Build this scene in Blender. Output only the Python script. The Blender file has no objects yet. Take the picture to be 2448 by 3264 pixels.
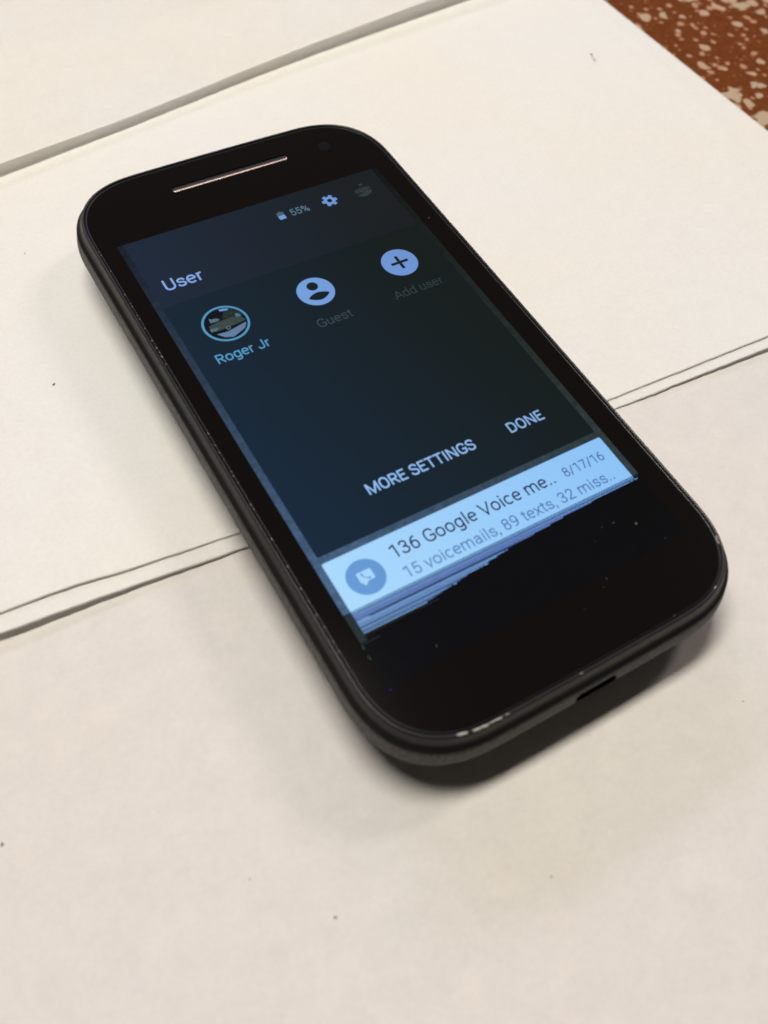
import bpy, bmesh, math, random
from mathutils import Matrix, Vector, noise

random.seed(7)
S = bpy.context.scene
COL = S.collection
MM = 0.001

# Working coordinates: millimetres in the plane of the phone's front, x to the phone's right,
# y towards its earpiece, z up out of the glass. W() turns them into metres, z = 0 on the paper.
def W(x, y, z):
    return Vector(((x - 28.0) * MM, (y + 47.0) * MM, (z + 12.0) * MM))

# ------------------------------------------------------------------ camera
R = ((0.8596301295, -0.5047978248, 0.0788365171),
     (-0.3864929686, -0.7434150113, -0.5458546567),
     (0.3341544936, 0.4387633497, -0.8341627523))
FOOT = (-35.94158682, -140.13191966, 126.03761529)
cd = bpy.data.cameras.new("camera")
cam = bpy.data.objects.new("camera", cd)
COL.objects.link(cam)
loc = W(*FOOT)
cam.matrix_world = Matrix((
    (R[0][0], -R[1][0], -R[2][0], loc.x),
    (R[0][1], -R[1][1], -R[2][1], loc.y),
    (R[0][2], -R[1][2], -R[2][2], loc.z),
    (0, 0, 0, 1)))
cd.sensor_fit = 'HORIZONTAL'
cd.sensor_width = 36.0
cd.lens = 36.0 * 3057.14 / 2448.0
cd.clip_start = 0.005
cd.clip_end = 20.0
cd.dof.use_dof = True
cd.dof.focus_distance = 0.180
cd.dof.aperture_fstop = cd.lens / 1.9
S.camera = cam

# ------------------------------------------------------------------ room light
world = bpy.data.worlds.new("World")
S.world = world
world.use_nodes = True
bg = world.node_tree.nodes['Background']
bg.inputs['Color'].default_value = (1.0, 0.93, 0.84, 1)
bg.inputs['Strength'].default_value = 0.045

def lamp(name, pos, target, sx, sy, watts, colour, spread=180):
    l = bpy.data.lights.new(name, 'AREA')
    l.shape = 'RECTANGLE'
    l.size, l.size_y = sx, sy
    l.energy = watts
    l.color = colour
    l.spread = math.radians(spread)
    o = bpy.data.objects.new(name, l)
    COL.objects.link(o)
    d = Vector(target) - Vector(pos)
    o.location = pos
    z = -d.normalized()
    x = Vector((1, 0, 0))
    x = (x - z * x.dot(z)).normalized()
    y = z.cross(x)
    o.matrix_world = Matrix(((x.x, y.x, z.x, pos[0]), (x.y, y.y, z.y, pos[1]), (x.z, y.z, z.z, pos[2]), (0, 0, 0, 1)))
    return o

# two rows of fluorescent ceiling fixtures running along the phone's width
lamp("ceiling_light", (-0.13, 0.335, 1.31), (0, 0, 0), 0.78, 0.20, 20.6, (0.99, 0.955, 0.85))
lamp("ceiling_light", (1.90, 0.46, 1.75), (0, 0, 0), 0.50, 0.20, 14, (1.0, 0.90, 0.86))
lamp("ceiling_light", (0.55, 3.05, 1.75), (0, 0, 0), 3.2, 0.40, 44, (0.80, 0.70, 1.0))

S.view_settings.view_transform = 'Standard'
S.view_settings.look = 'None'
S.view_settings.exposure = 0.0
S.view_settings.gamma = 1.0
S.render.engine = 'CYCLES'
S.cycles.max_bounces = 8
S.cycles.use_denoising = True
S.cycles.use_adaptive_sampling = False
S.cycles.filter_width = 1.7

# ------------------------------------------------------------------ helpers
def srgb(r, g, b):
    def f(c):
        c /= 255.0
        return c / 12.92 if c <= 0.04045 else ((c + 0.055) / 1.055) ** 2.4
    return (f(r), f(g), f(b), 1.0)

def new_mat(name):
    m = bpy.data.materials.new(name)
    m.use_nodes = True
    nt = m.node_tree
    return m, nt, nt.nodes['Principled BSDF']

def node(nt, kind, **kw):
    n = nt.nodes.new(kind)
    for k, v in kw.items():
        if k in n.inputs:
            n.inputs[k].default_value = v
        else:
            setattr(n, k, v)
    return n

def link(nt, a, b):
    nt.links.new(a, b)

def ramp(nt, fac, stops):
    n = nt.nodes.new('ShaderNodeValToRGB')
    e = n.color_ramp.elements
    while len(e) < len(stops):
        e.new(0.5)
    for i, (p, c) in enumerate(stops):
        e[i].position = p
        e[i].color = c
    if fac is not None:
        link(nt, fac, n.inputs['Fac'])
    return n

def empty(name, loc, label, cat, group=None):
    o = bpy.data.objects.new(name, None)
    o.empty_display_size = 0.01
    COL.objects.link(o)
    o.location = loc
    o['label'] = label
    o['category'] = cat
    if group:
        o['group'] = group
    return o

def obj(name, bm, mat, parent=None, smooth=True, label=None, kind=None):
    me = bpy.data.meshes.new(name)
    bm.normal_update()
    bm.to_mesh(me)
    bm.free()
    if smooth:
        for p in me.polygons:
            p.use_smooth = True
    me.materials.append(mat)
    o = bpy.data.objects.new(name, me)
    COL.objects.link(o)
    if parent is not None:
        o.parent = parent
        if parent.type == 'EMPTY':
            o.matrix_parent_inverse = Matrix.Translation(-Vector(parent.location))
    if label:
        o['label'] = label
    if kind:
        o['kind'] = kind
    return o

def bm_poly(bm, pts):
    try:
        return bm.faces.new([bm.verts.new(p) for p in pts])
    except ValueError:
        return None

def loft(bm, rings, closed=True):
    rows = [[bm.verts.new(p) for p in r] for r in rings]
    for a, b in zip(rows, rows[1:]):
        n = len(a)
        for i in range(n if closed else n - 1):
            j = (i + 1) % n
            bm.faces.new((a[i], a[j], b[j], b[i]))
    return rows

# ------------------------------------------------------------------ materials
def paper_mat(name, tint, mott, thin=0.28):
    m, nt, b = new_mat(name)
    tc = node(nt, 'ShaderNodeTexCoord')
    n1 = node(nt, 'ShaderNodeTexNoise', Scale=210.0, Detail=6.0, Roughness=0.65)
    n2 = node(nt, 'ShaderNodeTexNoise', Scale=1300.0, Detail=4.0, Roughness=0.75)
    n3 = node(nt, 'ShaderNodeTexNoise', Scale=18.0, Detail=3.0)
    for n in (n1, n2, n3):
        link(nt, tc.outputs['Object'], n.inputs['Vector'])
    dark = tuple(c * (1 - mott) for c in tint[:3]) + (1,)
    r1 = ramp(nt, n1.outputs['Fac'], [(0.34, dark), (0.58, tint)])
    warm = (1.0, 0.985, 0.955, 1)
    r3 = ramp(nt, n3.outputs['Fac'], [(0.35, warm), (0.65, (0.985, 0.99, 1.0, 1))])
    mx = node(nt, 'ShaderNodeMixRGB', blend_type='MULTIPLY', Fac=1.0)
    link(nt, r1.outputs[0], mx.inputs[1])
    link(nt, r3.outputs[0], mx.inputs[2])
    r2 = ramp(nt, n2.outputs['Fac'], [(0.3, (0.955, 0.955, 0.955, 1)), (0.7, (1.025, 1.025, 1.025, 1))])
    mx2 = node(nt, 'ShaderNodeMixRGB', blend_type='MULTIPLY', Fac=1.0)
    link(nt, mx.outputs[0], mx2.inputs[1])
    link(nt, r2.outputs[0], mx2.inputs[2])
    link(nt, mx2.outputs[0], b.inputs['Base Color'])
    b.inputs['Roughness'].default_value = 0.9
    b.inputs['Specular IOR Level'].default_value = 0.15
    bp = node(nt, 'ShaderNodeBump', Strength=0.25, Distance=0.00006)
    n4 = node(nt, 'ShaderNodeTexNoise', Scale=900.0, Detail=6.0, Roughness=0.65)
    link(nt, tc.outputs['Object'], n4.inputs['Vector'])
    link(nt, n4.outputs['Fac'], bp.inputs['Height'])
    link(nt, bp.outputs[0], b.inputs['Normal'])
    tr = node(nt, 'ShaderNodeBsdfTranslucent')
    link(nt, mx2.outputs[0], tr.inputs['Color'])
    ms = node(nt, 'ShaderNodeMixShader', Fac=thin)
    out = nt.nodes['Material Output']
    link(nt, b.outputs[0], ms.inputs[1])
    link(nt, tr.outputs[0], ms.inputs[2])
    link(nt, ms.outputs[0], out.inputs['Surface'])
    return m

PAPER = paper_mat("white_paper", (0.86, 0.845, 0.815, 1), 0.015)
PAPER_NEAR = paper_mat("fibrous_paper", (0.85, 0.818, 0.793, 1), 0.034)
PAPER_FAR = paper_mat("thin_paper", (0.92, 0.905, 0.875, 1), 0.015, 0.48)

def laminate_mat():
    m, nt, b = new_mat("speckled_laminate")
    tc = node(nt, 'ShaderNodeTexCoord')
    dn = node(nt, 'ShaderNodeTexNoise', Scale=260.0, Detail=2.0, Roughness=0.5)
    link(nt, tc.outputs['Object'], dn.inputs['Vector'])
    sub = node(nt, 'ShaderNodeVectorMath', operation='SUBTRACT')
    sub.inputs[1].default_value = (0.5, 0.5, 0.5)
    link(nt, dn.outputs['Color'], sub.inputs[0])
    prev = None
    def layer(cell, warp, prob, rmin, rmax, soft, seed):
        sc = node(nt, 'ShaderNodeVectorMath', operation='SCALE')
        sc.inputs['Scale'].default_value = warp
        link(nt, sub.outputs[0], sc.inputs[0])
        ad = node(nt, 'ShaderNodeVectorMath', operation='ADD')
        link(nt, tc.outputs['Object'], ad.inputs[0])
        link(nt, sc.outputs[0], ad.inputs[1])
        of = node(nt, 'ShaderNodeVectorMath', operation='ADD')
        of.inputs[1].default_value = (seed, seed * 0.37, 0)
        link(nt, ad.outputs[0], of.inputs[0])
        v = node(nt, 'ShaderNodeTexVoronoi', voronoi_dimensions='2D', feature='F1', Scale=1.0 / cell)
        link(nt, of.outputs[0], v.inputs['Vector'])
        sp = node(nt, 'ShaderNodeSeparateColor')
        link(nt, v.outputs['Color'], sp.inputs[0])
        mr = node(nt, 'ShaderNodeMapRange')
        mr.inputs['From Min'].default_value = 1.0 - prob
        mr.inputs['From Max'].default_value = 1.0
        mr.inputs['To Min'].default_value = rmin
        mr.inputs['To Max'].default_value = rmax
        mr.clamp = False
        link(nt, sp.outputs[0], mr.inputs['Value'])
        df = node(nt, 'ShaderNodeMath', operation='SUBTRACT')
        link(nt, mr.outputs[0], df.inputs[0])
        link(nt, v.outputs['Distance'], df.inputs[1])
        m2 = node(nt, 'ShaderNodeMapRange')
        m2.inputs['From Min'].default_value = 0.0
        m2.inputs['From Max'].default_value = soft
        link(nt, df.outputs[0], m2.inputs['Value'])
        gt = node(nt, 'ShaderNodeMath', operation='GREATER_THAN')
        gt.inputs[1].default_value = 1.0 - prob
        link(nt, sp.outputs[0], gt.inputs[0])
        mu = node(nt, 'ShaderNodeMath', operation='MULTIPLY')
        link(nt, gt.outputs[0], mu.inputs[0])
        link(nt, m2.outputs[0], mu.inputs[1])
        return mu.outputs[0]
    base_n = node(nt, 'ShaderNodeTexNoise', Scale=600.0, Detail=3.0)
    link(nt, tc.outputs['Object'], base_n.inputs['Vector'])
    base = ramp(nt, base_n.outputs['Fac'], [(0.3, srgb(90, 45, 13)), (0.7, srgb(104, 53, 18))])
    cur = base.outputs[0]
    for cell, warp, prob, rmin, rmax, soft, seed, colour in (
            (0.0022, 0.0012, 0.50, 0.08, 0.32, 0.18, 1.7, srgb(134, 84, 56)),
            (0.0034, 0.0019, 0.56, 0.14, 0.36, 0.14, 3.1, srgb(166, 124, 98)),
            (0.0056, 0.0030, 0.52, 0.18, 0.40, 0.10, 0.4, srgb(168, 142, 118)),
            (0.0098, 0.0080, 0.30, 0.16, 0.34, 0.08, 5.9, srgb(166, 146, 122))):
        mask = layer(cell, warp, prob, rmin, rmax, soft, seed)
        mx = node(nt, 'ShaderNodeMixRGB', blend_type='MIX')
        mx.inputs[2].default_value = colour
        link(nt, mask, mx.inputs['Fac'])
        link(nt, cur, mx.inputs[1])
        cur = mx.outputs[0]
    link(nt, cur, b.inputs['Base Color'])
    b.inputs['Roughness'].default_value = 0.6
    b.inputs['Specular IOR Level'].default_value = 0.06
    return m
LAMINATE = laminate_mat()

def simple(name, col, rough, metal=0.0, spec=0.5, bump=None, coat=0.0):
    m, nt, b = new_mat(name)
    b.inputs['Base Color'].default_value = col
    b.inputs['Roughness'].default_value = rough
    b.inputs['Metallic'].default_value = metal
    b.inputs['Specular IOR Level'].default_value = spec
    b.inputs['Coat Weight'].default_value = coat
    if bump:
        scale, strength, dist = bump
        tc = node(nt, 'ShaderNodeTexCoord')
        n = node(nt, 'ShaderNodeTexNoise', Scale=scale, Detail=4.0)
        link(nt, tc.outputs['Object'], n.inputs['Vector'])
        bp = node(nt, 'ShaderNodeBump', Strength=strength, Distance=dist)
        link(nt, n.outputs['Fac'], bp.inputs['Height'])
        link(nt, bp.outputs[0], b.inputs['Normal'])
        rr = ramp(nt, n.outputs['Fac'], [(0.3, (rough - 0.08,) * 3 + (1,)), (0.7, (rough + 0.08,) * 3 + (1,))])
        link(nt, rr.outputs[0], b.inputs['Roughness'])
    return m

GLASS = simple("black_glass", (0.0036, 0.0028, 0.0026, 1), 0.06)  # slight red in the base colour stands in for the warm room reflection
GAP = simple("gap_black", (0.004, 0.004, 0.004, 1), 0.6, spec=0.2)
RIM = simple("satin_black_plastic", (0.0055, 0.0054, 0.0050, 1), 0.38, spec=0.32, bump=(2500.0, 0.12, 0.00004))
METAL = simple("brushed_metal", (0.55, 0.46, 0.31, 1), 0.34, metal=1.0)
MESH = simple("speaker_mesh", (0.05, 0.047, 0.053, 1), 0.42, metal=1.0)
LENS = simple("lens_black", (0.006, 0.006, 0.008, 1), 0.06)
PORT = simple("port_black", (0.003, 0.003, 0.003, 1), 0.7, spec=0.1)
SCUFF = simple("bare_plastic", (0.42, 0.44, 0.38, 1), 0.6)
CHIP = simple("worn_glass_edge", (0.20, 0.195, 0.18, 1), 0.6, spec=0.2)
DUST = simple("pale_dust", (0.085, 0.083, 0.08, 1), 0.9, spec=0.1)
SPECK = simple("dark_speck", (0.055, 0.05, 0.045, 1), 0.9, spec=0.1)
SPECKF = simple("faint_speck", (0.28, 0.27, 0.25, 1), 0.9, spec=0.1)

def shell_mat():
    m, nt, b = new_mat("matte_rubber")
    b.inputs['Base Color'].default_value = (0.040, 0.039, 0.036, 1)
    b.inputs['Roughness'].default_value = 0.62
    b.inputs['Specular IOR Level'].default_value = 0.42
    tc = node(nt, 'ShaderNodeTexCoord')
    mp = node(nt, 'ShaderNodeMapping')
    mp.inputs['Rotation'].default_value = (0.5, 0.4, 0.7)
    link(nt, tc.outputs['Object'], mp.inputs['Vector'])
    wv = node(nt, 'ShaderNodeTexWave', Scale=420.0, Distortion=0.6)
    link(nt, mp.outputs[0], wv.inputs['Vector'])
    n = node(nt, 'ShaderNodeTexNoise', Scale=1500.0, Detail=4.0)
    link(nt, tc.outputs['Object'], n.inputs['Vector'])
    ad = node(nt, 'ShaderNodeMath', operation='ADD')
    link(nt, wv.outputs['Fac'], ad.inputs[0])
    link(nt, n.outputs['Fac'], ad.inputs[1])
    bp = node(nt, 'ShaderNodeBump', Strength=0.5, Distance=0.00006)
    link(nt, ad.outputs[0], bp.inputs['Height'])
    link(nt, bp.outputs[0], b.inputs['Normal'])
    r = ramp(nt, n.outputs['Fac'], [(0.36, (0.045, 0.044, 0.041, 1)), (0.62, (0.088, 0.086, 0.079, 1))])
    link(nt, r.outputs[0], b.inputs['Base Color'])
    return m
SHELL = shell_mat()

# lit liquid-crystal pixels: what they give off falls and shifts in hue with the direction one looks along, as such a panel does
def lcd(name, near, far, var=0.0, vscale=400.0, stretch=None):
    m, nt, b = new_mat(name)
    b.inputs['Base Color'].default_value = (0.0022, 0.0021, 0.0022, 1)
    b.inputs['Roughness'].default_value = 0.06
    g = node(nt, 'ShaderNodeNewGeometry')
    dt = node(nt, 'ShaderNodeVectorMath', operation='DOT_PRODUCT')
    link(nt, g.outputs['Incoming'], dt.inputs[0])
    dt.inputs[1].default_value = (0.9, 0.45, 0.0)
    mr = node(nt, 'ShaderNodeMapRange', interpolation_type='LINEAR')
    mr.inputs['From Min'].default_value = -0.67
    mr.inputs['From Max'].default_value = -0.40
    link(nt, dt.outputs['Value'], mr.inputs['Value'])
    mx = node(nt, 'ShaderNodeMixRGB', blend_type='MIX')
    mx.inputs[1].default_value = srgb(*far)
    mx.inputs[2].default_value = srgb(*near)
    link(nt, mr.outputs[0], mx.inputs['Fac'])
    cur = mx.outputs[0]
    tc = node(nt, 'ShaderNodeTexCoord')
    n = node(nt, 'ShaderNodeTexNoise', Scale=vscale, Detail=3.0, Roughness=0.7)
    if var > 0:
        link(nt, tc.outputs['Object'], n.inputs['Vector'])
        r = ramp(nt, n.outputs['Fac'], [(0.3, (1 - var,) * 3 + (1,)), (0.7, (1 + var,) * 3 + (1,))])
        mu = node(nt, 'ShaderNodeMixRGB', blend_type='MULTIPLY', Fac=1.0)
        link(nt, cur, mu.inputs[1])
        link(nt, r.outputs[0], mu.inputs[2])
        cur = mu.outputs[0]
    link(nt, cur, b.inputs['Emission Color'])
    b.inputs['Emission Strength'].default_value = 1.0
    return m

# ------------------------------------------------------------------ table and paper
def sheet(name, label, mat, xl, xr, yb, ytop, z0, lift, reach, wob, edge_rough, seed, thick=0.11, extra=None, xstep=0.45):
    """one sheet of paper; yb(x) is its near edge, xr(y) its right edge, lift(x) the rise of the near edge"""
    nx = int((xr(0) - xl) / xstep)
    vs = [0, 0.4, 0.9, 1.6, 2.5, 3.6, 5, 6.6, 8.5, 10.5, 13, 16, 20, 25, 31, 38, 46, 55, 65, 76, 88, 100, 115, 132, 150, 175, 200, 240, 280, 320, 380]
    vs = [v for v in vs if v < ytop] + [ytop]
    rng = random.Random(seed)
    jit = [0.0]
    for i in range(nx):
        jit.append(jit[-1] * 0.82 + rng.gauss(0, 1) * edge_rough)
    bm = bmesh.new()
    rows = []
    for v in vs:
        row = []
        for i in range(nx + 1):
            s = i / nx
            x0 = xl + (xr(0) - xl) * s
            y = yb(x0) + v
            x = xl + (xr(y) - xl) * s
            if v == 0:
                y += jit[i]
            h = lift(x0) * math.exp(-(v / reach) ** 1.3)
            q = Vector((x * 0.02, y * 0.02, seed * 3.7))
            hn = (noise.noise(q) * 0.6 + noise.noise(q * 2.7) * 0.25 + 0.55) * wob
            if extra:
                hn += extra(x, y)
            row.append(bm.verts.new(W(x, y, z0 + h + max(0, hn))))
        rows.append(row)
    for a, b in zip(rows, rows[1:]):
        for i in range(nx):
            bm.faces.new((a[i], a[i + 1], b[i + 1], b[i]))
    under = [bm.verts.new(v.co + Vector((0, 0.00003, -thick * MM))) for v in rows[0]]   # the cut edge, one paper thickness high
    for i in range(nx):
        bm.faces.new((under[i], under[i + 1], rows[0][i + 1], rows[0][i]))
    under = [bm.verts.new(r[-1].co + Vector((-0.00003, 0, -thick * MM))) for r in rows]
    for i in range(len(rows) - 1):
        bm.faces.new((rows[i][-1], under[i], under[i + 1], rows[i + 1][-1]))
    root = obj(name, bm, mat)
    root['label'] = label
    root['category'] = 'paper'
    root['group'] = 'overlapping white paper sheets'
    return root

def lerp_table(tab):
    def f(x):
        if x <= tab[0][0]:
            return tab[0][1]
        for (a, va), (b, vb) in zip(tab, tab[1:]):
            if x <= b:
                t = (x - a) / (b - a)
                return va + (vb - va) * t
        return tab[-1][1]
    return f
def smooth_table(tab):
    """cubic through the knots, slopes from the neighbours"""
    n = len(tab)
    sl = []
    for k in range(n):
        a, b = tab[max(0, k - 1)], tab[min(n - 1, k + 1)]
        sl.append((b[1] - a[1]) / (b[0] - a[0]))
    def f(x):
        x = min(max(x, tab[0][0]), tab[-1][0])
        for k in range(n - 1):
            (a, va), (b, vb) = tab[k], tab[k + 1]
            if x <= b:
                h = b - a
                t = (x - a) / h
                return (va * (1 + 2 * t) * (1 - t) ** 2 + sl[k] * h * t * (1 - t) ** 2
                        + vb * t * t * (3 - 2 * t) + sl[k + 1] * h * t * t * (t - 1))
    return f

# table top: a slab with an eased edge
bm = bmesh.new()
bmesh.ops.create_cube(bm, size=1.0)
for v in bm.verts:
    v.co = Vector((v.co.x * 0.95 + 0.05, v.co.y * 0.75 + 0.02, (v.co.z - 0.5) * 0.028 - 0.00062))
bmesh.ops.bevel(bm, geom=list(bm.edges), offset=0.003, segments=3, affect='EDGES')
tb = obj("tabletop", bm, LAMINATE, smooth=False)
tb['label'] = 'reddish brown laminate tabletop with cream speckles under the papers'
tb['kind'] = 'structure'

near_edge = lambda x: -215.0
xright_near = lambda y: 155.0
near = sheet("paper_sheet", 'nearest white paper sheet, under the lower end of the phone', PAPER_NEAR,
             -150, xright_near, lambda x: -215.0, 380, -12.38, lambda x: 0.0, 10, 0.06, 0.0, 1, xstep=1.2)

mid_low_y = smooth_table([(-150, -53.0), (-44.5, -60.2), (-26, -61.4), (-4.2, -63.1), (30, -65.5), (70, -67.7), (78, -68.2), (109, -69.8), (170, -72.6)])
mid_low_lift = smooth_table([(-150, 1.6), (-44, 1.35), (-26, 0.85), (-15, 0.58), (-4, 0.28), (5, 0.08), (30, 0.0), (68, 0.05), (78, 0.32), (95, 0.62), (112, 0.85), (160, 1.1)])
xr_mid = lambda y: 159.6 - 0.028 * y
low = sheet("paper_sheet", 'middle paper sheet whose narrow edge shows between two dark shadow lines', PAPER,
            -150, xr_mid, mid_low_y, 150, -12.22, mid_low_lift, 26, 0.03, 0.032, 2)

mid_up_y = smooth_table([(-150, -49.0), (-43.7, -56.9), (-32, -57.6), (-24.3, -58.5), (-4.4, -60.2), (30, -63.0), (70.3, -65.5), (111, -67.5), (170, -70.6)])
up_extra_lift = smooth_table([(-150, 0.05), (-50, 0.10), (-44, 0.14), (-33, 0.34), (-24, 0.22), (-12, 0.10), (-4, 0.06), (30, 0.02), (70, 0.10), (95, 0.16), (120, 0.2)])
def crease(x, y):
    # a soft buckled ridge running inside the right-hand edge, and a dent beyond the phone
    cx_ = 150.5 + 0.06 * (y - 10) + 1.6 * math.sin(y * 0.09)
    r = 0.62 * math.exp(-((x - cx_) / 2.9) ** 2) * (1 if y > -30 else 0.4)
    r += 0.30 * math.exp(-((x - 128) / 22) ** 2 - ((y - 6) / 26) ** 2)
    r += 0.34 * math.exp(-((x - 100 - 0.4 * y) / 5) ** 2) * math.exp(-((y + 45) / 12) ** 2)
    return r
upper = sheet("paper_sheet", 'large middle white paper sheet, under the upper part of the phone, beside the speckled tabletop', PAPER,
              -150, xr_mid, mid_up_y, 150, -12.08,
              lambda x: mid_low_lift(x) + up_extra_lift(x), 26, 0.025, 0.028, 3, extra=crease)

far_y = smooth_table([(-150, 24.0), (-40, 40.3), (-9.3, 44.6), (22, 49.4), (52, 54.7), (66.5, 57.0), (86, 59.6), (114.5, 63.2), (175, 70)])
far_lift = smooth_table([(-150, 2.2), (-9, 2.0), (22, 1.6), (50, 1.75), (86, 2.3), (114, 2.8), (175, 3.4)])
far_sheet = sheet("paper_sheet", 'farthest white paper sheet, its curled edge casting a broad grey shadow beyond the earpiece', PAPER_FAR,
                  -150, lambda y: 166.0, far_y, 120, -11.55, far_lift, 34, 0.10, 0.02, 4)

def speck(parent, x, y, z, r, mat, name="speck", elong=1.0, ang=0.0, h=0.05):
    bm = bmesh.new()
    n = 7
    ring = []
    for k in range(n):
        a = k / n * math.tau
        rr = r * random.uniform(0.65, 1.25)
        px, py = math.cos(a) * rr * elong, math.sin(a) * rr
        ring.append((x + px * math.cos(ang) - py * math.sin(ang), y + px * math.sin(ang) + py * math.cos(ang)))
    low_ = [bm.verts.new(W(px, py, z)) for px, py in ring]
    top = bm.verts.new(W(x, y, z + h))
    for k in range(n):
        bm.faces.new((low_[k], low_[(k + 1) % n], top))
    return obj(name, bm, mat, parent, smooth=False)

for x, y, r, e, a, m_ in ((-13.5, 19.4, .17, 1.3, 1, SPECKF), (-20.3, -15.7, .24, 1.8, .9, SPECK), (-25.2, -20.7, .15, 1, 0, SPECK),
                          (-16.2, -30.0, .16, 1.2, .5, SPECKF), (-22.06, -47.9, .20, 1.6, .2, SPECK), (-16.1, -50.5, .15, 1.2, 0, SPECK),
                          (-22.1, -52.5, .13, 1.5, 1, SPECKF), (-18.7, -54.1, .10, 1, 0, SPECKF), (101.1, -42.5, .26, 1.3, .4, SPECKF),
                          (100.0, -38.8, .18, 1, 0, SPECKF), (93.1, -53.8, .15, 1, 0, SPECKF),
                          (138.4, 29.3, .26, 1.9, -.5, SPECK), (137.6, 26.9, .28, 1.5, 1.1, SPECK), (137.9, 28.1, .16, 2.4, -1.2, SPECKF)):
    speck(upper, x, y, -11.995 + (0.3 if x > 120 else 0.06), r, m_, elong=e, ang=a)
for x, y, r, e, a, m_ in ((-19.5, -120.7, .23, 1.1, 0, SPECK), (-27.3, -110.6, .12, 1.5, .8, SPECKF), (-54.6, -90.0, .22, 1.2, 0, SPECK),
                          (9.4, -131.0, .12, 2.4, .4, SPECKF), (52.0, -124.5, .12, 2.4, -.5, SPECKF), (-2.0, -96.5, .14, 2.6, -.4, SPECKF)):
    speck(near, x, y, -12.33, r, m_, elong=e, ang=a)

# ------------------------------------------------------------------ the phone
ZG = 0.78          # front glass
phone = empty("smartphone", W(28.0, -47.0, -12.0), 'black smartphone lying face up, its lit screen broken and black at the lower end', 'phone')
CX, CY = 28.02, -47.2
HX, HY = 31.56, 63.6

def outline(d, extra_y=0.0, n_exp=2.5):
    """closed ring round the phone, d mm outside the front glass"""
    hx, hy = HX + d, HY + d + extra_y
    c = max(14.6 + d, 3.0)
    c = min(c, hx * 0.94)
    bow = 0.42
    pts = []
    def corner(sx, sy, rev):
        seg = 22
        out = []
        for k in range(seg + 1):
            t = k / seg * math.pi / 2
            u, v = math.cos(t) ** (2 / n_exp), math.sin(t) ** (2 / n_exp)
            out.append((sx * (hx - c + c * u), sy * (hy - c + c * v)))
        return out[::-1] if rev else out
    def side(a, b, n):
        return [(a[0] + (b[0] - a[0]) * k / n, a[1] + (b[1] - a[1]) * k / n) for k in range(1, n)]
    cs = [corner(1, 1, False), corner(-1, 1, True), corner(-1, -1, False), corner(1, -1, True)]
    ns = [14, 40, 14, 40]
    for k in range(4):
        pts += cs[k]
        pts += side(cs[k][-1], cs[(k + 1) % 4][0], ns[k])
    res = []
    for x, y in pts:
        w = max(0.0, abs(y) - hy * 0.6) / (hy * 0.4)
        y2 = y - math.copysign(bow * w * (min(1.0, abs(x) / hx) ** 2), y)
        res.append((CX + x, CY + y2))
    return res

def ring(d, z, ey=0.0):
    return [W(x, y, z) for x, y in outline(d, ey)]

# front glass with a real slot for the earpiece
EX0, EX1, EY, ER = 15.25, 40.75, 9.75, 0.95
def pill(x0, x1, yc, r, z, n=10):
    pts = []
    for k in range(n + 1):
        a = -math.pi / 2 + math.pi * k / n
        pts.append(W(x1 - r + r * math.cos(a), yc + r * math.sin(a), z))
    for k in range(n + 1):
        a = math.pi / 2 + math.pi * k / n
        pts.append(W(x0 + r + r * math.cos(a), yc + r * math.sin(a), z))
    return pts
bm = bmesh.new()
rows = loft(bm, [ring(-0.16, ZG), ring(-0.05, ZG - 0.03), ring(0.0, ZG - 0.12), ring(0.0, ZG - 0.7)])
slot = loft(bm, [pill(EX0, EX1, EY, ER, ZG), pill(EX0 + .04, EX1 - .04, EY, ER - .04, ZG - 0.06), pill(EX0 + .04, EX1 - .04, EY, ER - .04, ZG - 0.6)])
eo = [bm.edges.get((rows[0][i], rows[0][(i + 1) % len(rows[0])])) for i in range(len(rows[0]))]
es = [bm.edges.get((slot[0][i], slot[0][(i + 1) % len(slot[0])])) for i in range(len(slot[0]))]
r_ = bmesh.ops.triangle_fill(bm, edges=eo + es, use_beauty=True, use_dissolve=False)
bm.faces.new(slot[-1])
bmesh.ops.recalc_face_normals(bm, faces=bm.faces)
glass = obj("front_glass", bm, GLASS, phone, smooth=False)
EDGE = simple("ground_glass_edge", (0.006, 0.006, 0.006, 1), 0.5, spec=0.3)
glass.data.materials.append(EDGE)
for p_ in glass.data.polygons:
    if p_.normal.z < 0.999:
        p_.material_index = 1

# earpiece: a dark mesh sunk in the slot, with a bright metal lip along its lower side
def bar(prof, mat, name, parent, x0, x1, label):
    xs = [x0, x0 + .08, x0 + .25, x0 + .5] + [x0 + .5 + (x1 - x0 - 1) * k / 30 for k in range(1, 30)] + [x1 - .5, x1 - .25, x1 - .08, x1]
    rs = []
    for x in xs:
        t = min(x - x0, x1 - x)
        f = 0.3 + 0.7 * min(1.0, math.sqrt(max(0.0, 1 - (1 - min(t, .5) / .5) ** 2)))
        rs.append([W(x, EY + py * f, ZG + pz * f - 0.02) for py, pz in prof])
    bm = bmesh.new()
    loft(bm, rs, closed=False)
    bmesh.ops.recalc_face_normals(bm, faces=bm.faces)
    bm.normal_update()
    if sum(f.normal.z for f in bm.faces) < 0:
        bmesh.ops.reverse_faces(bm, faces=bm.faces)
    return obj(name, bm, mat, parent, label=label)
ear = bar([(0.84, -0.30), (0.6, -0.31), (0.3, -0.33), (0.0, -0.36), (-0.22, -0.38)], MESH, "earpiece", phone, EX0 + .12, EX1 - .12, 'long dark earpiece slit in the glass')
bar([(-0.20, -0.36), (-0.23, -0.14), (-0.27, -0.105), (-0.42, -0.09), (-0.60, -0.075), (-0.68, -0.09), (-0.76, -0.3)], METAL, "earpiece_lip", ear, EX0 + .25, EX1 - .35, 'thin bright metal lip of the earpiece')

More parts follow.
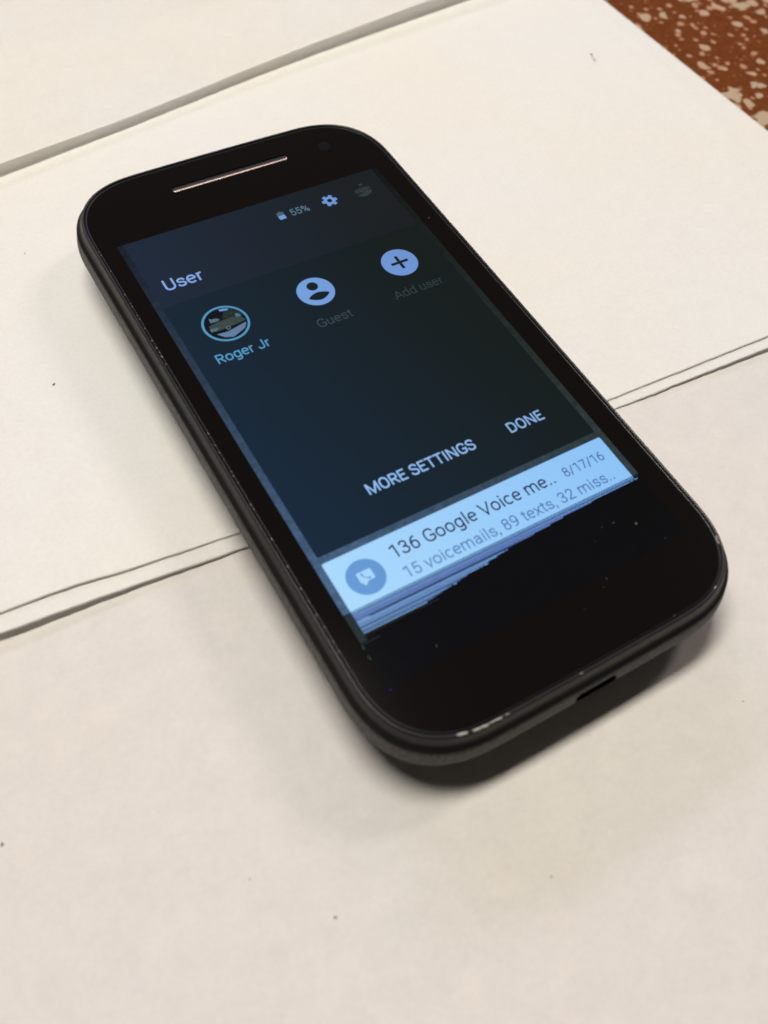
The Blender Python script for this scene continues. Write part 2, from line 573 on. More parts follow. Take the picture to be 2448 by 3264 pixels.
# front camera
bm = bmesh.new()
cxm, cym = 49.05, 9.5
r0 = [W(cxm + 1.35 * math.cos(k / 28 * math.tau), cym + 1.35 * math.sin(k / 28 * math.tau), ZG + 0.006) for k in range(28)]
r1 = [W(cxm + 1.2 * math.cos(k / 28 * math.tau), cym + 1.2 * math.sin(k / 28 * math.tau), ZG + 0.012) for k in range(28)]
rw = loft(bm, [r0, r1])
bm.faces.new(rw[-1])
lens = obj("front_camera", bm, LENS, phone)

# rim
RP = [(0.02, -0.5), (0.05, -0.16), (0.13, -0.20), (0.20, -0.10), (0.27, 0.06), (0.38, 0.17), (0.50, 0.215), (0.62, 0.20), (0.73, 0.12), (0.82, -0.02),
      (0.93, -0.45), (1.04, -0.95), (1.17, -1.40), (1.34, -1.72), (1.60, -1.93), (1.84, -2.06), (2.00, -2.16), (2.04, -2.26), (2.02, -2.36), (1.86, -2.40), (1.60, -2.42)]
bm = bmesh.new()
loft(bm, [ring(d, ZG + z) for d, z in RP])
bmesh.ops.recalc_face_normals(bm, faces=bm.faces)
rim = obj("frame", bm, RIM, phone, label='satin black raised frame round the glass, scuffed at its lower edge')

# back cover
SP = [(1.2, -2.2, 0), (1.66, -2.46, 0), (1.92, -2.47, .0), (2.02, -2.50, .02), (2.08, -2.58, .03), (2.14, -3.0, .06), (2.22, -3.6, .11), (2.30, -4.3, .17), (2.34, -5.0, .2), (2.31, -5.5, .2),
      (2.16, -6.0, .2), (1.85, -6.6, .15), (1.3, -7.2, .1), (0.2, -7.95, 0), (-2.0, -9.1, 0), (-5.5, -10.4, 0), (-10, -11.5, 0), (-16, -12.35, 0), (-22, -12.72, 0)]
bm = bmesh.new()
rows = loft(bm, [ring(d, ZG + z, e) for d, z, e in SP])
bm.faces.new(rows[-1])
bm.faces.new(list(reversed(rows[0])))
bmesh.ops.recalc_face_normals(bm, faces=bm.faces)
shell = obj("back_cover", bm, SHELL, phone, label='matte dark grey textured back cover showing below the frame')

# charging port: a hole cut in the lower end of the cover, with a dark socket inside it
PX0, PX1, PZ0, PZ1 = 24.3, 32.0, ZG - 5.70, ZG - 3.35
def port_ring(y, grow=0.0, n=8):
    pts = []
    r = (PZ1 - PZ0) / 2 + grow
    zc = (PZ0 + PZ1) / 2
    a0, a1 = PX0 - grow + r, PX1 + grow - r
    for k in range(n + 1):
        a = -math.pi / 2 + math.pi * k / n
        pts.append(W(a1 + r * math.cos(a), y, zc + r * math.sin(a)))
    for k in range(n + 1):
        a = math.pi / 2 + math.pi * k / n
        pts.append(W(a0 + r * math.cos(a), y, zc + r * math.sin(a)))
    return pts
bm = bmesh.new()
rw = loft(bm, [port_ring(-118), port_ring(-109.5)])
bm.faces.new(rw[0]); bm.faces.new(rw[1])
bmesh.ops.recalc_face_normals(bm, faces=bm.faces)
cutter = obj("port_cutter", bm, PORT)
bo = shell.modifiers.new("port_hole", 'BOOLEAN')
bo.operation = 'DIFFERENCE'
bo.solver = 'EXACT'
bo.object = cutter
dg = bpy.context.evaluated_depsgraph_get()
new_me = bpy.data.meshes.new_from_object(shell.evaluated_get(dg))
shell.modifiers.clear()
shell.data = new_me
shell.data.materials.clear()
shell.data.materials.append(SHELL)
shell.data.materials.append(PORT)
for p_ in shell.data.polygons:      # the walls of the cut hole are black
    yy = p_.center.y / MM - 47.0
    zz = p_.center.z / MM - 12.0
    p_.material_index = 1 if (-112.3 < yy < -109 and PX0 - .1 < p_.center.x / MM + 28.0 < PX1 + .1 and PZ0 - .05 < zz < PZ1 + .05) else 0
bpy.data.objects.remove(cutter)
try:
    shell.data.set_sharp_from_angle(angle=math.radians(40))
except Exception:
    pass
bm = bmesh.new()
rw = loft(bm, [port_ring(-112.2, -0.02), port_ring(-110.2, -0.02)])
bm.faces.new(rw[1])
bmesh.ops.recalc_face_normals(bm, faces=bm.faces)
bmesh.ops.reverse_faces(bm, faces=bm.faces)
obj("charging_port", bm, PORT, phone, smooth=False, label='dark charging socket in the lower end of the cover')

# scuffs on the frame's lower crest, following its top
def crest_at(x, d=0.5):
    best = min(outline(d), key=lambda p: abs(p[0] - x) + (1000 if p[1] > CY else 0))
    ps = sorted([p for p in outline(d) if p[1] < CY - 40], key=lambda p: p[0])
    for a, b in zip(ps, ps[1:]):
        if a[0] <= x <= b[0] and b[0] > a[0]:
            t = (x - a[0]) / (b[0] - a[0])
            return (x, a[1] + (b[1] - a[1]) * t)
    return best
def strip_on_rim(x0, x1, da, db, mat, name, label=None):
    bm = bmesh.new()
    n = 7
    rows = []
    zt = lerp_table([(d, z) for d, z in RP[4:10]])
    for k in range(n + 1):
        x = x0 + (x1 - x0) * k / n
        e = random.uniform(-.05, .05) if 0 < k < n else 0
        mid = (da + db) / 2
        hw = (db - da) / 2 * (0.35 if k in (0, n) else random.uniform(.75, 1.1))
        row = []
        for j in (-1, 0, 1):
            d = mid + hw * j + e
            px, py = crest_at(x, d)
            row.append(bm.verts.new(W(px, py, ZG + zt(d) + 0.012 + (0.008 if j == 0 else 0))))
        rows.append(row)
    for a, b in zip(rows, rows[1:]):
        for j in range(2):
            bm.faces.new((a[j], a[j + 1], b[j + 1], b[j]))
    bmesh.ops.recalc_face_normals(bm, faces=bm.faces)
    return obj(name, bm, mat, rim, label=label)
for x0, x1, da, db in ((4.6, 6.1, .36, .66), (6.9, 8.1, .38, .68), (8.2, 9.3, .42, .66), (9.5, 11.6, .42, .58), (12.1, 12.7, .46, .58), (25.1, 25.6, .44, .56), (52.3, 52.7, .30, .44)):
    strip_on_rim(x0, x1, da, db, SCUFF, "scuff")
# chip in the frame by the right corner, lying on the crest
def right_at(y, d):
    ps = sorted([p for p in outline(d) if p[0] > CX + 20 and p[1] < CY], key=lambda p: p[1])
    for a, b in zip(ps, ps[1:]):
        if a[1] <= y <= b[1] and b[1] > a[1]:
            return a[0] + (b[0] - a[0]) * (y - a[1]) / (b[1] - a[1])
    return ps[0][0]
bm = bmesh.new()
for k, (ya, yb_, da, db) in enumerate(((-102.6, -103.1, .12, .40), (-103.05, -103.7, .10, .52), (-103.65, -104.0, .16, .36))):
    zt = lerp_table(RP[3:9])
    bm_poly(bm, [W(right_at(ya, da), ya, ZG + zt(da) + .03), W(right_at(ya, db), ya, ZG + zt(db) + .03),
                 W(right_at(yb_, db), yb_, ZG + zt(db) + .03), W(right_at(yb_, da), yb_, ZG + zt(da) + .03)])
bmesh.ops.recalc_face_normals(bm, faces=bm.faces)
obj("scuff", bm, CHIP, rim, smooth=False)

# worn flecks along the left edge of the glass
bm = bmesh.new()
ring_d = [p for p in outline(0.0) if p[0] < CX - HX + 1.0]
rr = random.Random(11)
y = 3.0
while y > -92:
    y -= abs(rr.gauss(0.0, 1.0)) * 0.9 + 0.18
    ln = rr.uniform(.10, .42)
    if rr.random() < 0.35 + 0.25 * math.sin(y * 0.21):
        x = CX - HX + rr.uniform(-.04, .07)
        w_ = rr.uniform(.03, .085)
        bm_poly(bm, [W(x - w_, y, ZG - .02), W(x + w_, y + .03, ZG + .012), W(x + w_ * .8, y - ln, ZG + .012), W(x - w_ * .9, y - ln * .9, ZG - .02)])
bmesh.ops.recalc_face_normals(bm, faces=bm.faces)
obj("worn_edge", bm, CHIP, glass, smooth=False, kind='stuff', label='pale worn flecks along the glass edge')

# dust on the glass
for x, y, r in ((48.9, -94.7, .20), (45.7, -92.9, .09), (43.5, -92.7, .06), (40.9, -94.3, .07), (51.4, -99.1, .06), (38.4, -100.5, .08), (37.0, -101.5, .06),
                (32.2, -103.2, .06), (9.3, -97.7, .11), (57.2, -18.6, .11), (43.7, -110.5, .14)):
    speck(glass, x, y, ZG + .012, r, DUST, "dust_speck", elong=random.uniform(1, 1.6), ang=random.uniform(0, 3), h=0.03)

# ------------------------------------------------------------------ the screen
DP = 56.04 / 360.0
KS = 0.99381
def sp(u, v, layer):
    x, y = u * DP, -v * DP
    return W(FOOT[0] + (x - FOOT[0]) * KS, FOOT[1] + (y - FOOT[1]) * KS, ZG + 0.008 * layer)

def flat(name, polys, mat, parent, layer, label=None, kind=None):
    bm = bmesh.new()
    for k, pts in enumerate(polys):
        f = bm_poly(bm, [sp(u, v, layer) for u, v in pts])
    bm.normal_update()
    for f in bm.faces:
        if f.normal.z < 0:
            f.normal_flip()
    bmesh.ops.triangulate(bm, faces=bm.faces)
    return obj(name, bm, mat, parent, smooth=False, label=label, kind=kind)

def rect(x0, y0, x1, y1, r=0.0, n=4):
    if r <= 0:
        return [(x0, y0), (x1, y0), (x1, y1), (x0, y1)]
    pts = []
    for cx, cy, a0 in ((x1 - r, y0 + r, -90), (x1 - r, y1 - r, 0), (x0 + r, y1 - r, 90), (x0 + r, y0 + r, 180)):
        for k in range(n + 1):
            a = math.radians(a0 + 90 * k / n)
            pts.append((cx + r * math.cos(a), cy + r * math.sin(a)))
    return pts
def disc(cx, cy, r, n=48, ry=None):
    ry = ry or r
    return [(cx + r * math.cos(k / n * math.tau), cy + ry * math.sin(k / n * math.tau)) for k in range(n)]
def annulus(cx, cy, r0, r1, n=48):
    out = []
    for k in range(n):
        a, b = k / n * math.tau, (k + 1) / n * math.tau
        out.append([(cx + r0 * math.cos(a), cy + r0 * math.sin(a)), (cx + r1 * math.cos(a), cy + r1 * math.sin(a)),
                    (cx + r1 * math.cos(b), cy + r1 * math.sin(b)), (cx + r0 * math.cos(b), cy + r0 * math.sin(b))])
    return out

# --- stroke lettering in the manner of the interface typeface (units: 1456 = cap height)
def cr(pts, n=6, closed=False):
    out = []
    P = list(pts)
    m = len(P)
    rngk = range(m if closed else m - 1)
    for k in rngk:
        p0 = P[(k - 1) % m] if (closed or k > 0) else (2 * P[0][0] - P[1][0], 2 * P[0][1] - P[1][1])
        p1, p2 = P[k], P[(k + 1) % m]
        p3 = P[(k + 2) % m] if (closed or k + 2 < m) else (2 * P[-1][0] - P[-2][0], 2 * P[-1][1] - P[-2][1])
        for j in range(n):
            t = j / n
            out.append(tuple(0.5 * (2 * p1[i] + (p2[i] - p0[i]) * t + (2 * p0[i] - 5 * p1[i] + 4 * p2[i] - p3[i]) * t * t
                                    + (3 * p1[i] - p0[i] - 3 * p2[i] + p3[i]) * t ** 3) for i in (0, 1)))
    if not closed:
        out.append(P[-1])
    return out
def el(cx, cy, rx, ry, a0=0, a1=360, n=30, e=2.25):
    out = []
    for k in range(n + 1):
        a = math.radians(a0 + (a1 - a0) * k / n)
        c, s = math.cos(a), math.sin(a)
        out.append((cx + rx * math.copysign(abs(c) ** (2 / e), c), cy + ry * math.copysign(abs(s) ** (2 / e), s)))
    return out
G = {
 'U': (1329, [[(215, 1456), (215, 480)] + el(664, 480, 449, 405, 180, 360, 20)[1:] + [(1113, 1456)]]),
 's': (1057, [cr([(885, 740), (835, 895), (710, 985), (530, 1007), (350, 965), (240, 850), (240, 720), (330, 630), (530, 575), (760, 505), (885, 390), (880, 240), (760, 115), (560, 75), (360, 110), (225, 210), (180, 345)])]),
 'e': (1086, [[(165, 575), (965, 575)], el(560, 541, 400, 463, 5, 315, 26)]),
 'r': (693, [[(230, 1082), (230, 0)], cr([(230, 640), (290, 850), (400, 960), (540, 995), (660, 985)])]),
 'R': (1261, [[(230, 0), (230, 1456)], [(230, 1370), (590, 1370)] + cr([(590, 1370), (850, 1325), (1010, 1210), (1055, 1020), (1010, 840), (850, 720), (600, 680)])[1:] + [(230, 680)], [(660, 690), (1130, 0)]]),
 'o': (1168, [el(584, 541, 413, 463)]),
 'g': (1149, [el(560, 541, 385, 463), [(925, 1082), (925, 10)] + cr([(925, 10), (890, -180), (770, -305), (560, -345), (370, -310), (225, -205)])[1:]]),
 'J': (1130, [[(920, 1456), (920, 430)] + cr([(920, 430), (880, 220), (760, 105), (570, 72), (370, 110), (240, 230), (195, 430)])[1:]]),
 'G': (1396, [cr([(1195, 1060), (1120, 1240), (960, 1360), (740, 1390), (500, 1340), (310, 1170), (225, 900), (220, 640), (280, 360), (440, 150), (700, 70), (960, 105), (1130, 190), (1225, 290)]) + [(1225, 650), (755, 650)]]),
 'u': (1129, [[(215, 1082), (215, 400)] + cr([(215, 400), (250, 200), (350, 100), (500, 75), (680, 110), (810, 200), (890, 310)])[1:], [(905, 1082), (905, 0)]]),
 't': (669, [[(325, 1350), (325, 280)] + cr([(325, 280), (345, 150), (420, 88), (520, 78), (620, 95)])[1:], [(40, 1010), (625, 1010)]]),
 'A': (1336, [[(80, 0), (640, 1420)], [(696, 1420), (1258, 0)], [(300, 460), (1040, 460)]]),
 'd': (1155, [el(560, 541, 385, 463), [(925, 1536), (925, 0)]]),
 '5': (1150, [[(985, 1370), (345, 1370), (275, 745)] + cr([(275, 745), (420, 860), (600, 890), (800, 825), (935, 660), (950, 450), (880, 220), (740, 100), (560, 75), (370, 120), (245, 235), (205, 370)])[1:]]),
 '%': (1500, [el(370, 1120, 205, 260, 0, 360, 16), el(1130, 330, 205, 260, 0, 360, 16), [(1120, 1240), (400, 210)]]),
 'M': (1788, [[(230, 0), (230, 1456)], [(255, 1400), (894, 90), (1533, 1400)], [(1558, 1456), (1558, 0)]]),
 'O': (1408, [el(704, 728, 500, 660, 0, 360, 36, 2.35)]),
 'E': (1164, [[(230, 0), (230, 1456)], [(230, 1370), (1065, 1370)], [(230, 770), (970, 770)], [(230, 86), (1080, 86)]]),
 'S': (1215, [cr([(1035, 1060), (980, 1240), (830, 1355), (600, 1385), (380, 1335), (235, 1200), (220, 1050), (300, 910), (490, 810), (700, 740), (930, 630), (1040, 480), (1030, 300), (910, 140), (700, 75), (480, 80), (290, 170), (180, 320), (165, 430)])]),
 'T': (1222, [[(45, 1370), (1175, 1370)], [(611, 1370), (611, 0)]]),
 'I': (557, [[(278, 0), (278, 1456)]]),
 'N': (1460, [[(230, 0), (230, 1456)], [(255, 1410), (1205, 46)], [(1230, 0), (1230, 1456)]]),
 'D': (1343, [[(230, 0), (230, 1456)], [(230, 1370), (560, 1370)] + cr([(560, 1370), (880, 1300), (1080, 1100), (1140, 800), (1140, 650), (1080, 340), (880, 150), (560, 86)])[1:] + [(230, 86)]]),
 '1': (1150, [[(700, 1456), (700, 0)], [(165, 1180), (700, 1378)]]),
 '3': (1150, [cr([(180, 1070), (240, 1250), (385, 1355), (560, 1382), (770, 1320), (880, 1180), (875, 1010), (780, 860), (600, 780), (410, 772)]), cr([(410, 772), (630, 755), (840, 650), (935, 500), (930, 350), (850, 180), (700, 95), (560, 75), (360, 110), (215, 230), (168, 400)])]),
 '6': (1150, [cr([(860, 1380), (620, 1335), (410, 1170), (280, 920), (225, 640), (225, 480)]), el(590, 480, 365, 405)]),
 'V': (1303, [[(75, 1456), (651, 60), (1228, 1456)]]),
 'i': (497, [[(248, 1082), (248, 0)], [(248, 1250), (248, 1440)]]),
 'l': (497, [[(248, 1536), (248, 0)]]),
 'c': (1072, [el(560, 541, 400, 463, 42, 318, 24)]),
 'm': (1795, [[(225, 1082), (225, 0)], cr([(225, 690), (310, 880), (430, 980), (580, 1006), (750, 970), (855, 860), (890, 700)]) + [(890, 0)], cr([(890, 690), (980, 880), (1100, 980), (1250, 1006), (1420, 970), (1525, 860), (1560, 700)]) + [(1560, 0)]]),
 '.': (539, [[(270, 0), (270, 195)]]),
 ',': (402, [[(225, 190), (225, 20), (130, -250)]]),
 '/': (844, [[(720, 1456), (80, -125)]]),
 '8': (1150, [el(575, 1085, 335, 297), el(575, 425, 378, 350)]),
 '7': (1150, [[(80, 1370), (985, 1370), (400, 0)]]),
 '2': (1150, [cr([(185, 1010), (235, 1220), (390, 1350), (580, 1382), (790, 1315), (905, 1150), (880, 950), (760, 760), (600, 570)]) + [(165, 100)], [(110, 80), (1075, 80)]]),
 '9': (1150, [el(555, 975, 365, 405), cr([(920, 960), (920, 640), (830, 340), (660, 150), (440, 85), (310, 80)])]),
 'v': (992, [[(75, 1082), (496, 40), (917, 1082)]]),
 'a': (1114, [cr([(210, 760), (270, 900), (400, 980), (560, 1005), (740, 965), (840, 850), (865, 680)]) + [(865, 220), (900, 0)], cr([(865, 610), (620, 610), (390, 570), (230, 440), (200, 290), (275, 140), (430, 75), (600, 95), (760, 180), (865, 320)])]),
 'x': (1016, [[(85, 1082), (930, 0)], [(925, 1082), (80, 0)]]),
 ' ': (507, []),
}
def ribbon(pl, hw):
    closed = len(pl) > 3 and abs(pl[0][0] - pl[-1][0]) + abs(pl[0][1] - pl[-1][1]) < 1e-6
    P = pl[:-1] if closed else pl
    n = len(P)
    L, Rr_ = [], []
    for k in range(n):
        a = P[k - 1] if (k > 0 or closed) else None
        b = P[k]
        c = P[(k + 1) % n] if (k < n - 1 or closed) else None
        def nrm(p, q):
            dx, dy = q[0] - p[0], q[1] - p[1]
            l = math.hypot(dx, dy) or 1
            return (-dy / l, dx / l)
        if a is None:
            nx, ny = nrm(b, c); s = 1
        elif c is None:
            nx, ny = nrm(a, b); s = 1
        else:
            n1, n2 = nrm(a, b), nrm(b, c)
            nx, ny = n1[0] + n2[0], n1[1] + n2[1]
            l = math.hypot(nx, ny) or 1
            nx, ny = nx / l, ny / l
            s = 1 / max(0.45, nx * n1[0] + ny * n1[1])
        L.append((b[0] + nx * hw * s, b[1] + ny * hw * s))
        Rr_.append((b[0] - nx * hw * s, b[1] - ny * hw * s))
    quads = []
    for k in range(n if closed else n - 1):
        j = (k + 1) % n
        quads.append((L[k], L[j], Rr_[j], Rr_[k]))
    return quads

def text(name, s, x0, x1, base, cap, weight, mat, parent, layer, label):
    """s set between x0 and x1 (ink to ink), cap = height of a capital, in dp"""
    pen = 0
    items = []
    for ch in s:
        adv, strokes = G[ch]
        for st in strokes:
            w = weight * 1.12 if ch in '.' or (ch == 'i' and st[0][1] > 1200) else weight
            items.append([[(px + pen, py) for px, py in q] for q in ribbon(st, w / 2)])
        pen += adv
    xsn = [p[0] for it in items for q in it for p in q]
    mn, mxx = min(xsn), max(xsn)
    fx = (x1 - x0) / (mxx - mn)
    fy = cap / 1456.0
    bm = bmesh.new()
    for k, it in enumerate(items):
        lay = layer + 0.25 * (k % 3)
        for q in it:
            bm_poly(bm, [sp(x0 + (px - mn) * fx, base - py * fy, lay) for px, py in q])
    bm.normal_update()
    for f in bm.faces:
        if f.normal.z < 0:
            f.normal_flip()
    return obj(name, bm, mat, parent, smooth=False, label=label)

# screen ground: wallpaper seen behind the panels, then the dead area at its lower end
screen = None
def wallpaper_mat():
    m = lcd("screen_wallpaper", (72, 100, 134), (42, 54, 52), 0.30, 900)
    nt = m.node_tree
    b = nt.nodes['Principled BSDF']
    src = b.inputs['Emission Color'].links[0].from_socket
    tc = node(nt, 'ShaderNodeTexCoord')
    sx = node(nt, 'ShaderNodeSeparateXYZ')
    link(nt, tc.outputs['Object'], sx.inputs[0])
    mr = node(nt, 'ShaderNodeMapRange')          # the picture itself: dark scrim at its top, pale below
    mr.inputs['From Min'].default_value = 0.047
    mr.inputs['From Max'].default_value = -0.036
    mr.inputs['To Min'].default_value = 0.28
    mr.inputs['To Max'].default_value = 1.0
    link(nt, sx.outputs['Y'], mr.inputs['Value'])
    pw = node(nt, 'ShaderNodeMath', operation='POWER')
    pw.inputs[1].default_value = 1.7
    link(nt, mr.outputs[0], pw.inputs[0])
    mu = node(nt, 'ShaderNodeMixRGB', blend_type='MULTIPLY', Fac=1.0)
    link(nt, src, mu.inputs[1])
    link(nt, pw.outputs[0], mu.inputs[2])
    link(nt, mu.outputs[0], b.inputs['Emission Color'])
    return m

DARKLCD = lcd("screen_dead", (3, 3, 9), (2, 2, 4), 0.2, 300)
HEAD = lcd("screen_header", (30, 45, 68), (21, 27, 31), 0.06, 3000)
PANEL = lcd("screen_panel", (19, 41, 62), (16, 25, 24), 0.06, 3000)
CARD = lcd("screen_card", (172, 219, 255), (138, 192, 245), 0.05, 6000)
T_HEAD = lcd("screen_text_header", (150, 190, 245), (110, 138, 205))
T_CYAN = lcd("screen_text_cyan", (96, 170, 215), (62, 120, 160))
T_DIM = lcd("screen_text_dim", (74, 92, 108), (44, 58, 60))
T_BTN = lcd("screen_text_button", (150, 198, 250), (134, 172, 222))
T_STAT = lcd("screen_text_status", (104, 140, 180), (84, 112, 130))
T_ICON = lcd("screen_icon", (132, 184, 240), (108, 147, 208))
T_TITLE = lcd("screen_text_title", (26, 34, 78), (24, 32, 70))
T_SUB = lcd("screen_text_sub", (96, 136, 190), (76, 112, 176))
T_DATE = lcd("screen_text_date", (82, 120, 176), (60, 92, 152))
DISC = lcd("screen_disc", (104, 156, 214), (88, 134, 198), 0.03, 4000)
BATT = lcd("screen_battery_empty", (90, 118, 128), (72, 92, 100))
LIVE = lcd("screen_line", (150, 205, 255), (118, 176, 245), 0.05, 4000)
MAGENTA = lcd("screen_line_violet", (130, 162, 236), (112, 156, 232))
GREYROW = lcd("screen_line_grey", (104, 136, 190), (90, 130, 196))
DIML = lcd("screen_line_dim", (52, 66, 72), (34, 42, 46), 0.3, 2000)
DEADL = lcd("screen_line_dead", (18, 34, 84), (12, 20, 58), 0.4, 2500)
PIC_SKY = lcd("picture_sky", (130, 165, 225), (92, 120, 160))
PIC_GROUND = lcd("picture_ground", (120, 150, 196), (60, 82, 82), 0.12, 5000)
PIC_BAND = lcd("picture_band", (66, 82, 82), (44, 54, 52), 0.35, 2500)
PIC_GREEN = lcd("picture_green", (40, 56, 56), (28, 36, 36), 0.5, 2500)
PIC_PATCH = lcd("picture_patch", (96, 130, 150), (64, 86, 92), 0.45, 4000)
PIC_DARK = lcd("picture_dark", (10, 16, 24), (8, 12, 16))
BLUE_PX = lcd("screen_stuck_pixel", (34, 22, 110), (30, 20, 100))
GREEN_PX = lcd("screen_edge_pixel", (60, 120, 90), (50, 100, 76))

# edge of the dead area: last live row at each place across the screen
DEAD = lerp_table([(0, 582.6), (77, 582.6), (104.6, 578.4), (124.5, 576.0), (152, 573.6), (185, 569.4), (239, 566.0), (269, 563.8), (311, 563.0), (360, 561.6)])
XS = [360 * k / 30 for k in range(31)]
screen = flat("screen", [rect(0, 0, 360, 640)], DARKLCD, phone, 1, label='lit display, its lower end dead and black')
flat("wallpaper", [rect(0, 0, 360, 557.4)], wallpaper_mat(), screen, 2)
flat("header_bar", [rect(8, 0, 352, 117)], HEAD, screen, 3)
flat("settings_panel", [rect(8, 117, 352, 491, 2)], PANEL, screen, 3)
card = flat("notification_card", [rect(8, 499, 352, 520, 2)[:5] + [(352, 557.3), (8, 557.3)] + rect(8, 499, 352, 520, 2)[15:]], CARD, screen, 4,
            label='bright pale blue message card, breaking into stripes below')

text("header_text", "User", 24.2, 71.8, 93.4, 18.2, 205, T_HEAD, screen, 5, 'word User at the left of the header')
text("battery_text", "55%", 216.2, 241.6, 38.6, 11.6, 215, T_STAT, screen, 5, 'small 55% beside the battery sign')
text("user_name", "Roger Jr", 30.0, 94.4, 221.8, 13.4, 215, T_CYAN, screen, 5, 'cyan name Roger Jr')
text("user_name", "Guest", 156.3, 200.9, 222.8, 13.0, 165, T_DIM, screen, 5, 'dim word Guest')
text("user_name", "Add user", 259.6, 326.6, 222.4, 13.0, 165, T_DIM, screen, 5, 'dim words Add user')
text("button_text", "MORE SETTINGS", 91.3, 223.8, 450.0, 13.6, 235, T_BTN, screen, 5, 'words MORE SETTINGS')
text("button_text", "DONE", 268.4, 313.8, 450.3, 13.4, 235, T_BTN, screen, 5, 'word DONE')
text("message_title", "136 Google Voice me..", 75.0, 273.6, 526.6, 15.2, 185, T_TITLE, screen, 6, 'dark title line of the message')
text("message_text", "15 voicemails, 89 texts, 32 miss..", 75.2, 333.6, 551.6, 13.2, 178, T_SUB, screen, 6, 'grey blue second line of the message')
text("message_date", "8/17/16", 287.4, 340.0, 525.9, 11.6, 172, T_DATE, screen, 6, 'date at the right of the message')

# status icons
flat("battery_icon", [rect(198.8, 32.2, 207.8, 39.2, .5)], T_ICON, screen, 5)
flat("battery_icon", [rect(198.8, 26.6, 207.8, 32.0), rect(201.6, 25.0, 205.0, 26.5)], BATT, screen, 5)
gear = []
gp = []
for k in range(6):
    for da, r in ((-19, 7.6), (-13, 10.6), (13, 10.6), (19, 7.6)):
        a = math.radians(k * 60 + da)
        gp.append((r, a))
N = len(gp)
for k in range(N):
    (r0_, a0_), (r1_, a1_) = gp[k], gp[(k + 1) % N]
    gear.append([(272 + 3.4 * math.cos(a0_), 32.8 + 3.4 * math.sin(a0_)), (272 + r0_ * math.cos(a0_), 32.8 + r0_ * math.sin(a0_)),
                 (272 + r1_ * math.cos(a1_), 32.8 + r1_ * math.sin(a1_)), (272 + 3.4 * math.cos(a1_), 32.8 + 3.4 * math.sin(a1_))])
flat("gear_icon", gear, T_ICON, screen, 5)

# small and large round user pictures: sky, trees, a mound and pale ground
flat("user_picture", [[(308.9, 39.8), (325.7, 36.0), (332.4, 35.1), (329.1, 40.9), (320.5, 45.1), (314.4, 43.9)],
                      [(320.0, 21.1), (324.7, 19.9), (325.9, 23.8), (321.2, 24.1)]], T_DIM, screen, 5.3)
flat("user_picture", [[(310.9, 29.3), (318.9, 28.0), (331.0, 28.6), (332.2, 32.5), (324.4, 36.3), (316.3, 36.6), (308.1, 35.3)]], PIC_BAND, screen, 5.1)
flat("picture_ring", annulus(62.8, 168.9, 24.9, 27.6), T_CYAN, screen, 5)
flat("user_picture", [disc(62.8, 168.9, 23.4)], PIC_DARK, screen, 5)
flat("user_picture", [[(43.4, 165.5), (56.8, 163.1), (70.5, 163.1), (82.6, 165.3), (85.6, 173.0), (81.4, 174.4), (64.4, 175.8), (47.4, 176.3), (43.0, 173.0)]], PIC_BAND, screen, 5.4)
flat("user_picture", [[(68.1, 151.1), (76.1, 148.8), (84.2, 158.6), (86.1, 165.7), (82.8, 166.8), (70.5, 163.1), (61.4, 160.9)]], PIC_GREEN, screen, 5.3)
flat("user_picture", [[(46.4, 180.2), (54.7, 181.2), (61.9, 181.2), (84.2, 176.5), (83.4, 179.5), (79.4, 184.8), (70.3, 188.6), (62, 191.6), (52.9, 188.0)]], PIC_GROUND, screen, 5.5)
flat("user_picture", [[(64.0, 146.0), (70.2, 146.6), (75.8, 149.4), (72.7, 151.0), (64.5, 149.3)]], PIC_SKY, screen, 5.6)
flat("user_picture", [[(48.1, 154.4), (50.7, 156.5), (56.3, 157.3), (59.6, 160.6), (54.8, 162.2), (47.1, 161.7)],
                      [(42.2, 170.4), (48.8, 170.9), (52.6, 172.2), (48.1, 175.0), (42.8, 175.1)],
                      [(78.0, 160.0), (81.3, 159.9), (83.8, 164.1), (82.4, 166.0), (77.7, 164.9)]] + annulus(62.5, 176.5, 1.5, 2.9, 12), PIC_PATCH, screen, 5.8)
flat("guest_icon", [disc(179.3, 168.4, 22.85)], T_ICON, screen, 5)
lensp = []
for k in range(17):
    t = k / 16
    lensp.append((166.0 + 27.6 * t, 176.2 - 5.6 * math.sin(math.pi * t) ** 0.8))
for k in range(1, 16):
    t = 1 - k / 16
    lensp.append((166.0 + 27.6 * t, 176.2 + 7.0 * math.sin(math.pi * t) ** 0.8))
flat("guest_icon", [disc(179.4, 159.4, 6.9, 28), lensp], PANEL, screen, 6)
flat("add_icon", [disc(295.0, 168.9, 22.85)], T_ICON, screen, 5)
flat("add_icon", [rect(283.4, 166.9, 306.6, 170.9), rect(293.0, 157.6, 297.0, 166.8), rect(293.0, 171.0, 297.0, 180.2)], PANEL, screen, 6)
flat("message_icon", [disc(40.0, 530.8, 20.0)], DISC, screen, 6)
flat("message_icon", [rect(32.2, 523.9, 48.1, 535.7, 0.9), [(34.2, 535.6), (40.2, 535.6), (36.0, 539.8), (34.2, 537.6)]], CARD, screen, 7)
flat("message_icon", ribbon(cr([(36.9, 527.2), (37.9, 530.0), (40.0, 532.2), (42.9, 533.2)], 4), 0.55) +
     [[(35.5, 526.2), (37.4, 525.2), (38.5, 528.2), (36.7, 529.2)], [(41.2, 533.4), (42.2, 531.4), (44.5, 533.2), (43.6, 535.0)]], DISC, screen, 8)

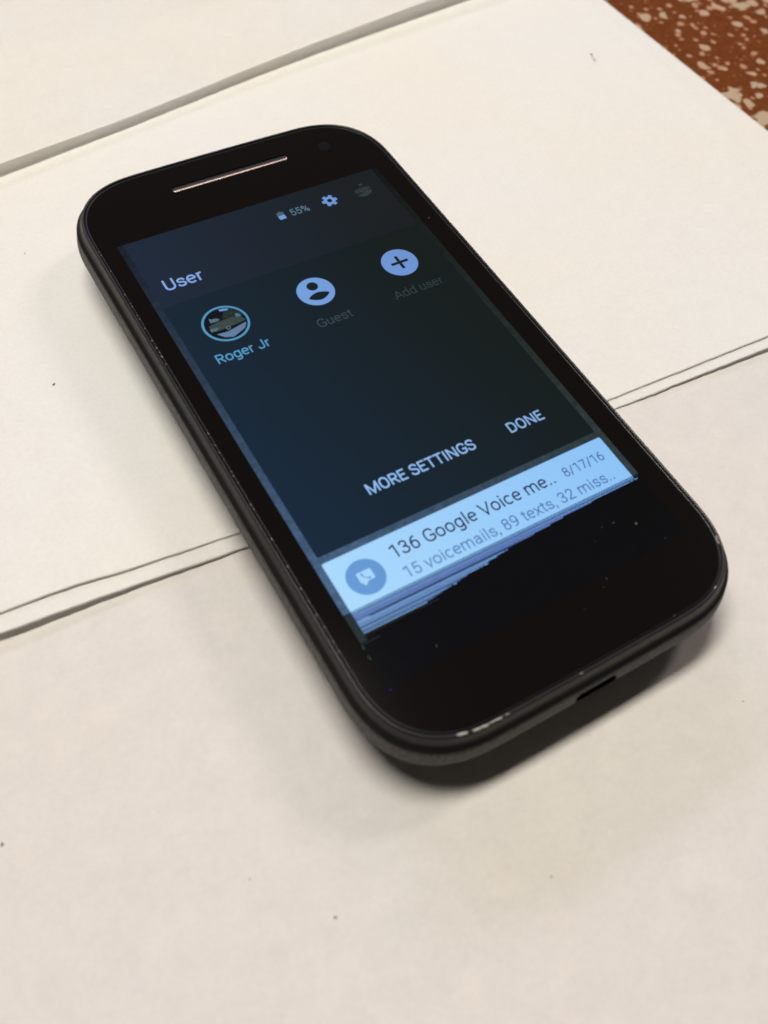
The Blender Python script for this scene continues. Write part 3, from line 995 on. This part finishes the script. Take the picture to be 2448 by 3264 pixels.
# failing rows: live and dead pixel rows in turn, each cut off where the dead area begins
live, dead, viol, dim, pale = [], [], [], [], []
rr = random.Random(5)
def row_end(y):
    xs = [x for x in range(8, 353) if DEAD(x) >= y]
    return max(xs) if xs else 0
k = 0
y = 557.3
while y < 583.4:
    xe = min(352, row_end(y + 0.67))
    xe0 = min(352, row_end(y))
    # a dark row, then a live row; both one pixel (two thirds of a dp) high
    if xe0 > 9:
        dead.append(rect(8, y, xe0 + rr.uniform(0, 1.5), y + 0.667))
    if xe > 9:
        segs = [(8, xe)]
        if xe < 350:
            segs = [(8, xe - 3)]
            q = xe - 1.8
            for _ in range(rr.randint(0, 2)):
                ln = rr.uniform(1.0, 5)
                segs.append((q, q + ln))
                q += ln + rr.uniform(1, 3)
        for a, b in segs:
            # the broad dark band: rows 10 and 11 are dead over most of their length
            if k == 8 and a == 8:
                cut = 22 if k == 8 else 16
                live.append(rect(8, y + 0.667, cut, y + 1.333))
                dead.append(rect(cut, y + 0.667, b, y + 1.333))
            elif k in (4, 5, 6, 11):
                viol.append(rect(a, y + 0.667, b, y + 1.333))
            elif k in (2, 7, 13, 14, 16, 17):
                pale.append(rect(a, y + 0.667, b, y + 1.333))
            else:
                live.append(rect(a, y + 0.667, b, y + 1.333))
    y += 4 / 3
    k += 1
y = 558.6
while y < 590:
    dim.append(rect(0.2, y, 7.9, y + 0.667))
    y += 4 / 3
for y, xa, xb in ((584.4, 8, 90), (591.6, 0.5, 20)):
    dim.append(rect(xa, y, xb, y + 0.45))
dim.append(rect(352.2, 558.4, 358.5, 559.0))
dim.append(rect(352.2, 559.8, 357.0, 560.4))
flat("dead_row", dead, DEADL, screen, 4, kind='stuff')
flat("live_row", live, LIVE, screen, 5, kind='stuff')
flat("violet_row", viol, MAGENTA, screen, 5, kind='stuff')
flat("grey_row", pale, GREYROW, screen, 5, kind='stuff')
flat("dim_row", dim, DIML, screen, 4, kind='stuff')
flat("stuck_pixel", [rect(.6, 641.2, 2.4, 643.6)], BLUE_PX, screen, 5, label='single stuck blue spot')
flat("stuck_pixel", [rect(.1, 592.5, .6, 597), rect(.1, 604, .6, 609)], GREEN_PX, screen, 5, label='thin green line at the screen edge')  # two short green emissive strips down the left edge
